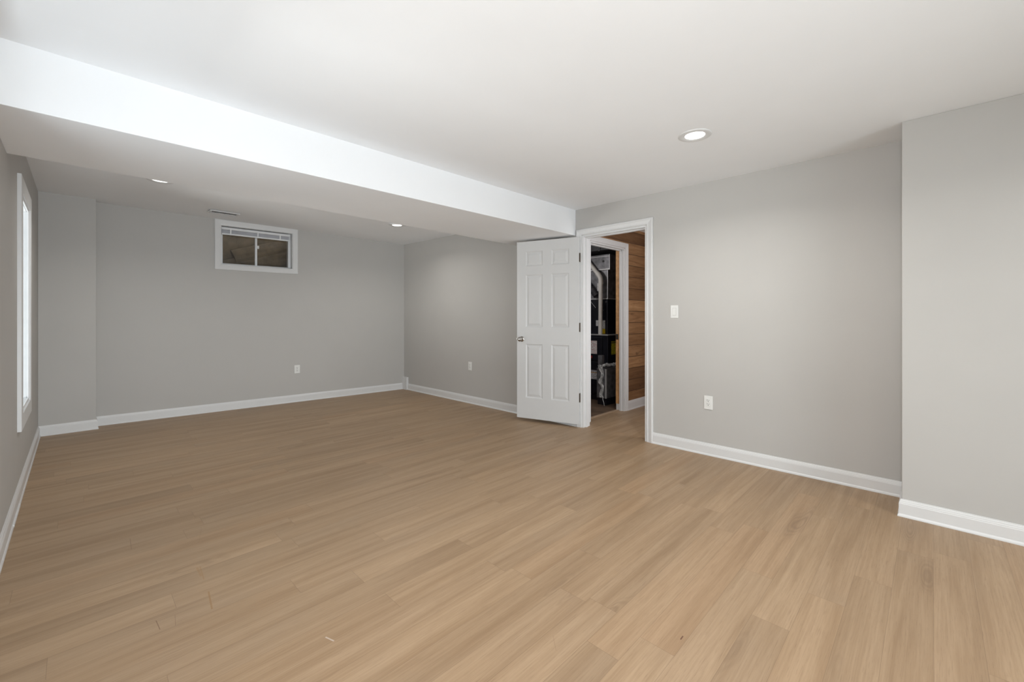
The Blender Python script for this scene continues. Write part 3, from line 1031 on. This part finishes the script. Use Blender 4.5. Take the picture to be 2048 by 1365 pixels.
# ------------------------------------------------------------------ electrical fittings
def plate_local(M4, kind, name, label, cat, group):
    """M4 maps local (right, up, out of the wall) onto the wall"""
    root = empty(name, M4 @ Vector((0, 0, 0)))
    tag(root, label, cat, group)

    def bx(mm, a0, a1, b0, b1, c0, c1):
        mm.box(a0, a1, b0, b1, c0, c1, M4)
    m_ = MB(); bx(m_, -0.036, 0.036, -0.0585, 0.0585, 0, 0.0055)
    m_.build('cover_plate', M['plastic'], root, bevel=0.003)
    if kind == 'switch':
        m_ = MB(); bx(m_, -0.0178, 0.0178, -0.0345, 0.0345, 0.004, 0.0062); m_.build('rocker_surround', M['gap_shade'], root)
        m_ = MB()
        m_.hexa([M4 @ Vector(v) for v in ((-0.0150, -0.0315, 0.004), (0.0150, -0.0315, 0.004), (0.0150, 0.0315, 0.004), (-0.0150, 0.0315, 0.004))],
                [M4 @ Vector(v) for v in ((-0.0150, -0.0315, 0.0105), (0.0150, -0.0315, 0.0105), (0.0150, 0.0315, 0.0068), (-0.0150, 0.0315, 0.0068))])
        m_.build('rocker', M['plastic'], root, bevel=0.001)
    else:
        m_ = MB(); bx(m_, -0.0172, 0.0172, -0.0340, 0.0340, 0.004, 0.0060); m_.build('receptacle_surround', M['gap_shade'], root)
        m_ = MB(); bx(m_, -0.0162, 0.0162, -0.0330, 0.0330, 0.004, 0.0075)
        rc = m_.build('receptacle', M['plastic'], root, bevel=0.001)
        m_ = MB()
        for dy in (0.016, -0.016):
            bx(m_, -0.0085, -0.0055, dy + 0.001, dy + 0.011, 0.007, 0.0078)
            bx(m_, 0.0050, 0.0080, dy + 0.001, dy + 0.009, 0.007, 0.0078)
            m_.lathe([(0.0034, 0.007), (0.0034, 0.0078)], M4 @ Matrix.Translation((-0.0005, dy - 0.006, 0)), 12)
        m_.build('socket_slots', M['slot'], rc)
    return root


def wall_right_m(y, z):
    return Matrix(((0, 0, -1, WX), (-1, 0, 0, y), (0, 1, 0, z), (0, 0, 0, 1)))


plate_local(wall_right_m(1.677, 1.241), 'switch', 'light_switch', 'white rocker light switch on the right wall beside the doorway', 'light switch', None)
plate_local(wall_right_m(1.378, 0.453), 'outlet', 'wall_outlet', 'white wall outlet low on the right wall, right of the open doorway', 'outlet', 'white wall outlets')
plate_local(wall_right_m(4.565, 0.514), 'outlet', 'wall_outlet', 'white wall outlet on the right wall left of the open white door', 'outlet', 'white wall outlets')
bo = bw(2.183, 0, 0.4585)
plate_local(Matrix(((math.cos(ang), 0, math.sin(ang), bo.x), (math.sin(ang), 0, -math.cos(ang), bo.y), (0, 1, 0, bo.z), (0, 0, 0, 1))),
            'outlet', 'wall_outlet', 'white wall outlet on the far wall below the small high window', 'outlet', 'white wall outlets')


# recessed lights
def ceil_z(x, y):
    s = (x - (LX - T)) / (WX + T - (LX - T))
    a = 2.36
    b = (zl + 0.012) + ((zr + 0.012) - (zl + 0.012)) * s
    return a + (b - a) * (y - (BY0 + 0.3)) / (6.75 - (BY0 + 0.3))


def downlight(x, y, z, label, watts, lens_r=0.060, ring_r=0.100):
    root = empty('recessed_light', (x, y, z))
    tag(root, label, 'recessed light', 'recessed ceiling lights')
    mt = Matrix.Translation((x, y, z))
    m_ = MB(); m_.lathe([(lens_r, -0.0015), (lens_r + 0.008, -0.0060), (ring_r - 0.010, -0.0075), (ring_r - 0.002, -0.0045), (ring_r, 0.0), (lens_r, 0.0)], mt, 64, cap=False)
    m_.build('trim_ring', M['trim'], root, smooth=True)
    m_ = MB(); m_.lathe([(lens_r, 0.0), (lens_r, -0.0022), (lens_r * 0.6, -0.0030)], mt, 48)
    m_.build('lens', M['lens'], root, smooth=True)
    l = light('downlight_lamp', 'AREA', (x, y, z - 0.010), watts, (1.0, 0.97, 0.92), shape='DISK', size=2 * lens_r, spread=math.radians(150))
    l.parent = root
    l.matrix_parent_inverse = parent_matrix(root).inverted()
    return root


downlight(2.786, 1.088, CEIL, 'round recessed light near the right wall, in front of the dropped beam', 10.5)
downlight(0.524, 4.858, ceil_z(0.524, 4.858), 'glowing recessed light beyond the beam, nearest the left wall', 8)
downlight(2.920, 4.957, ceil_z(2.92, 4.957), 'glowing recessed light beyond the beam, nearest the far right corner', 7)

# ceiling air vent above the small window
vx0, vx1, vy0, vy1 = 1.075, 1.370, 5.875, 6.010
vz = ceil_z((vx0 + vx1) / 2, (vy0 + vy1) / 2)
v_root = empty('ceiling_vent', ((vx0 + vx1) / 2, (vy0 + vy1) / 2, vz))
tag(v_root, 'white slatted air vent in the ceiling above the small high window', 'vent')
m = MB()
for (a0, a1, c0_, c1) in ((vx0, vx1, vy0, vy0 + 0.022), (vx0, vx1, vy1 - 0.022, vy1), (vx0, vx0 + 0.022, vy0 + 0.022, vy1 - 0.022), (vx1 - 0.022, vx1, vy0 + 0.022, vy1 - 0.022)):
    m.box(a0, a1, c0_, c1, vz - 0.008, vz + 0.003)
m.build('vent_frame', M['trim'], v_root, bevel=0.002)
m = MB()
n = 17
for i in range(n):
    a = vx0 + 0.026 + (vx1 - vx0 - 0.052) * i / (n - 1)
    m.box(-0.001, 0.001, vy0 + 0.02, vy1 - 0.02, -0.006, 0.006, Matrix.Translation((a, 0, vz - 0.003)) @ Matrix.Rotation(math.radians(35), 4, 'Y'))
m.build('vent_slats', M['trim'], v_root)
m = MB(); m.box(vx0 + 0.02, vx1 - 0.02, vy0 + 0.02, vy1 - 0.02, vz - 0.0005, vz + 0.003)
m.build('vent_throat', M['galv'], v_root)
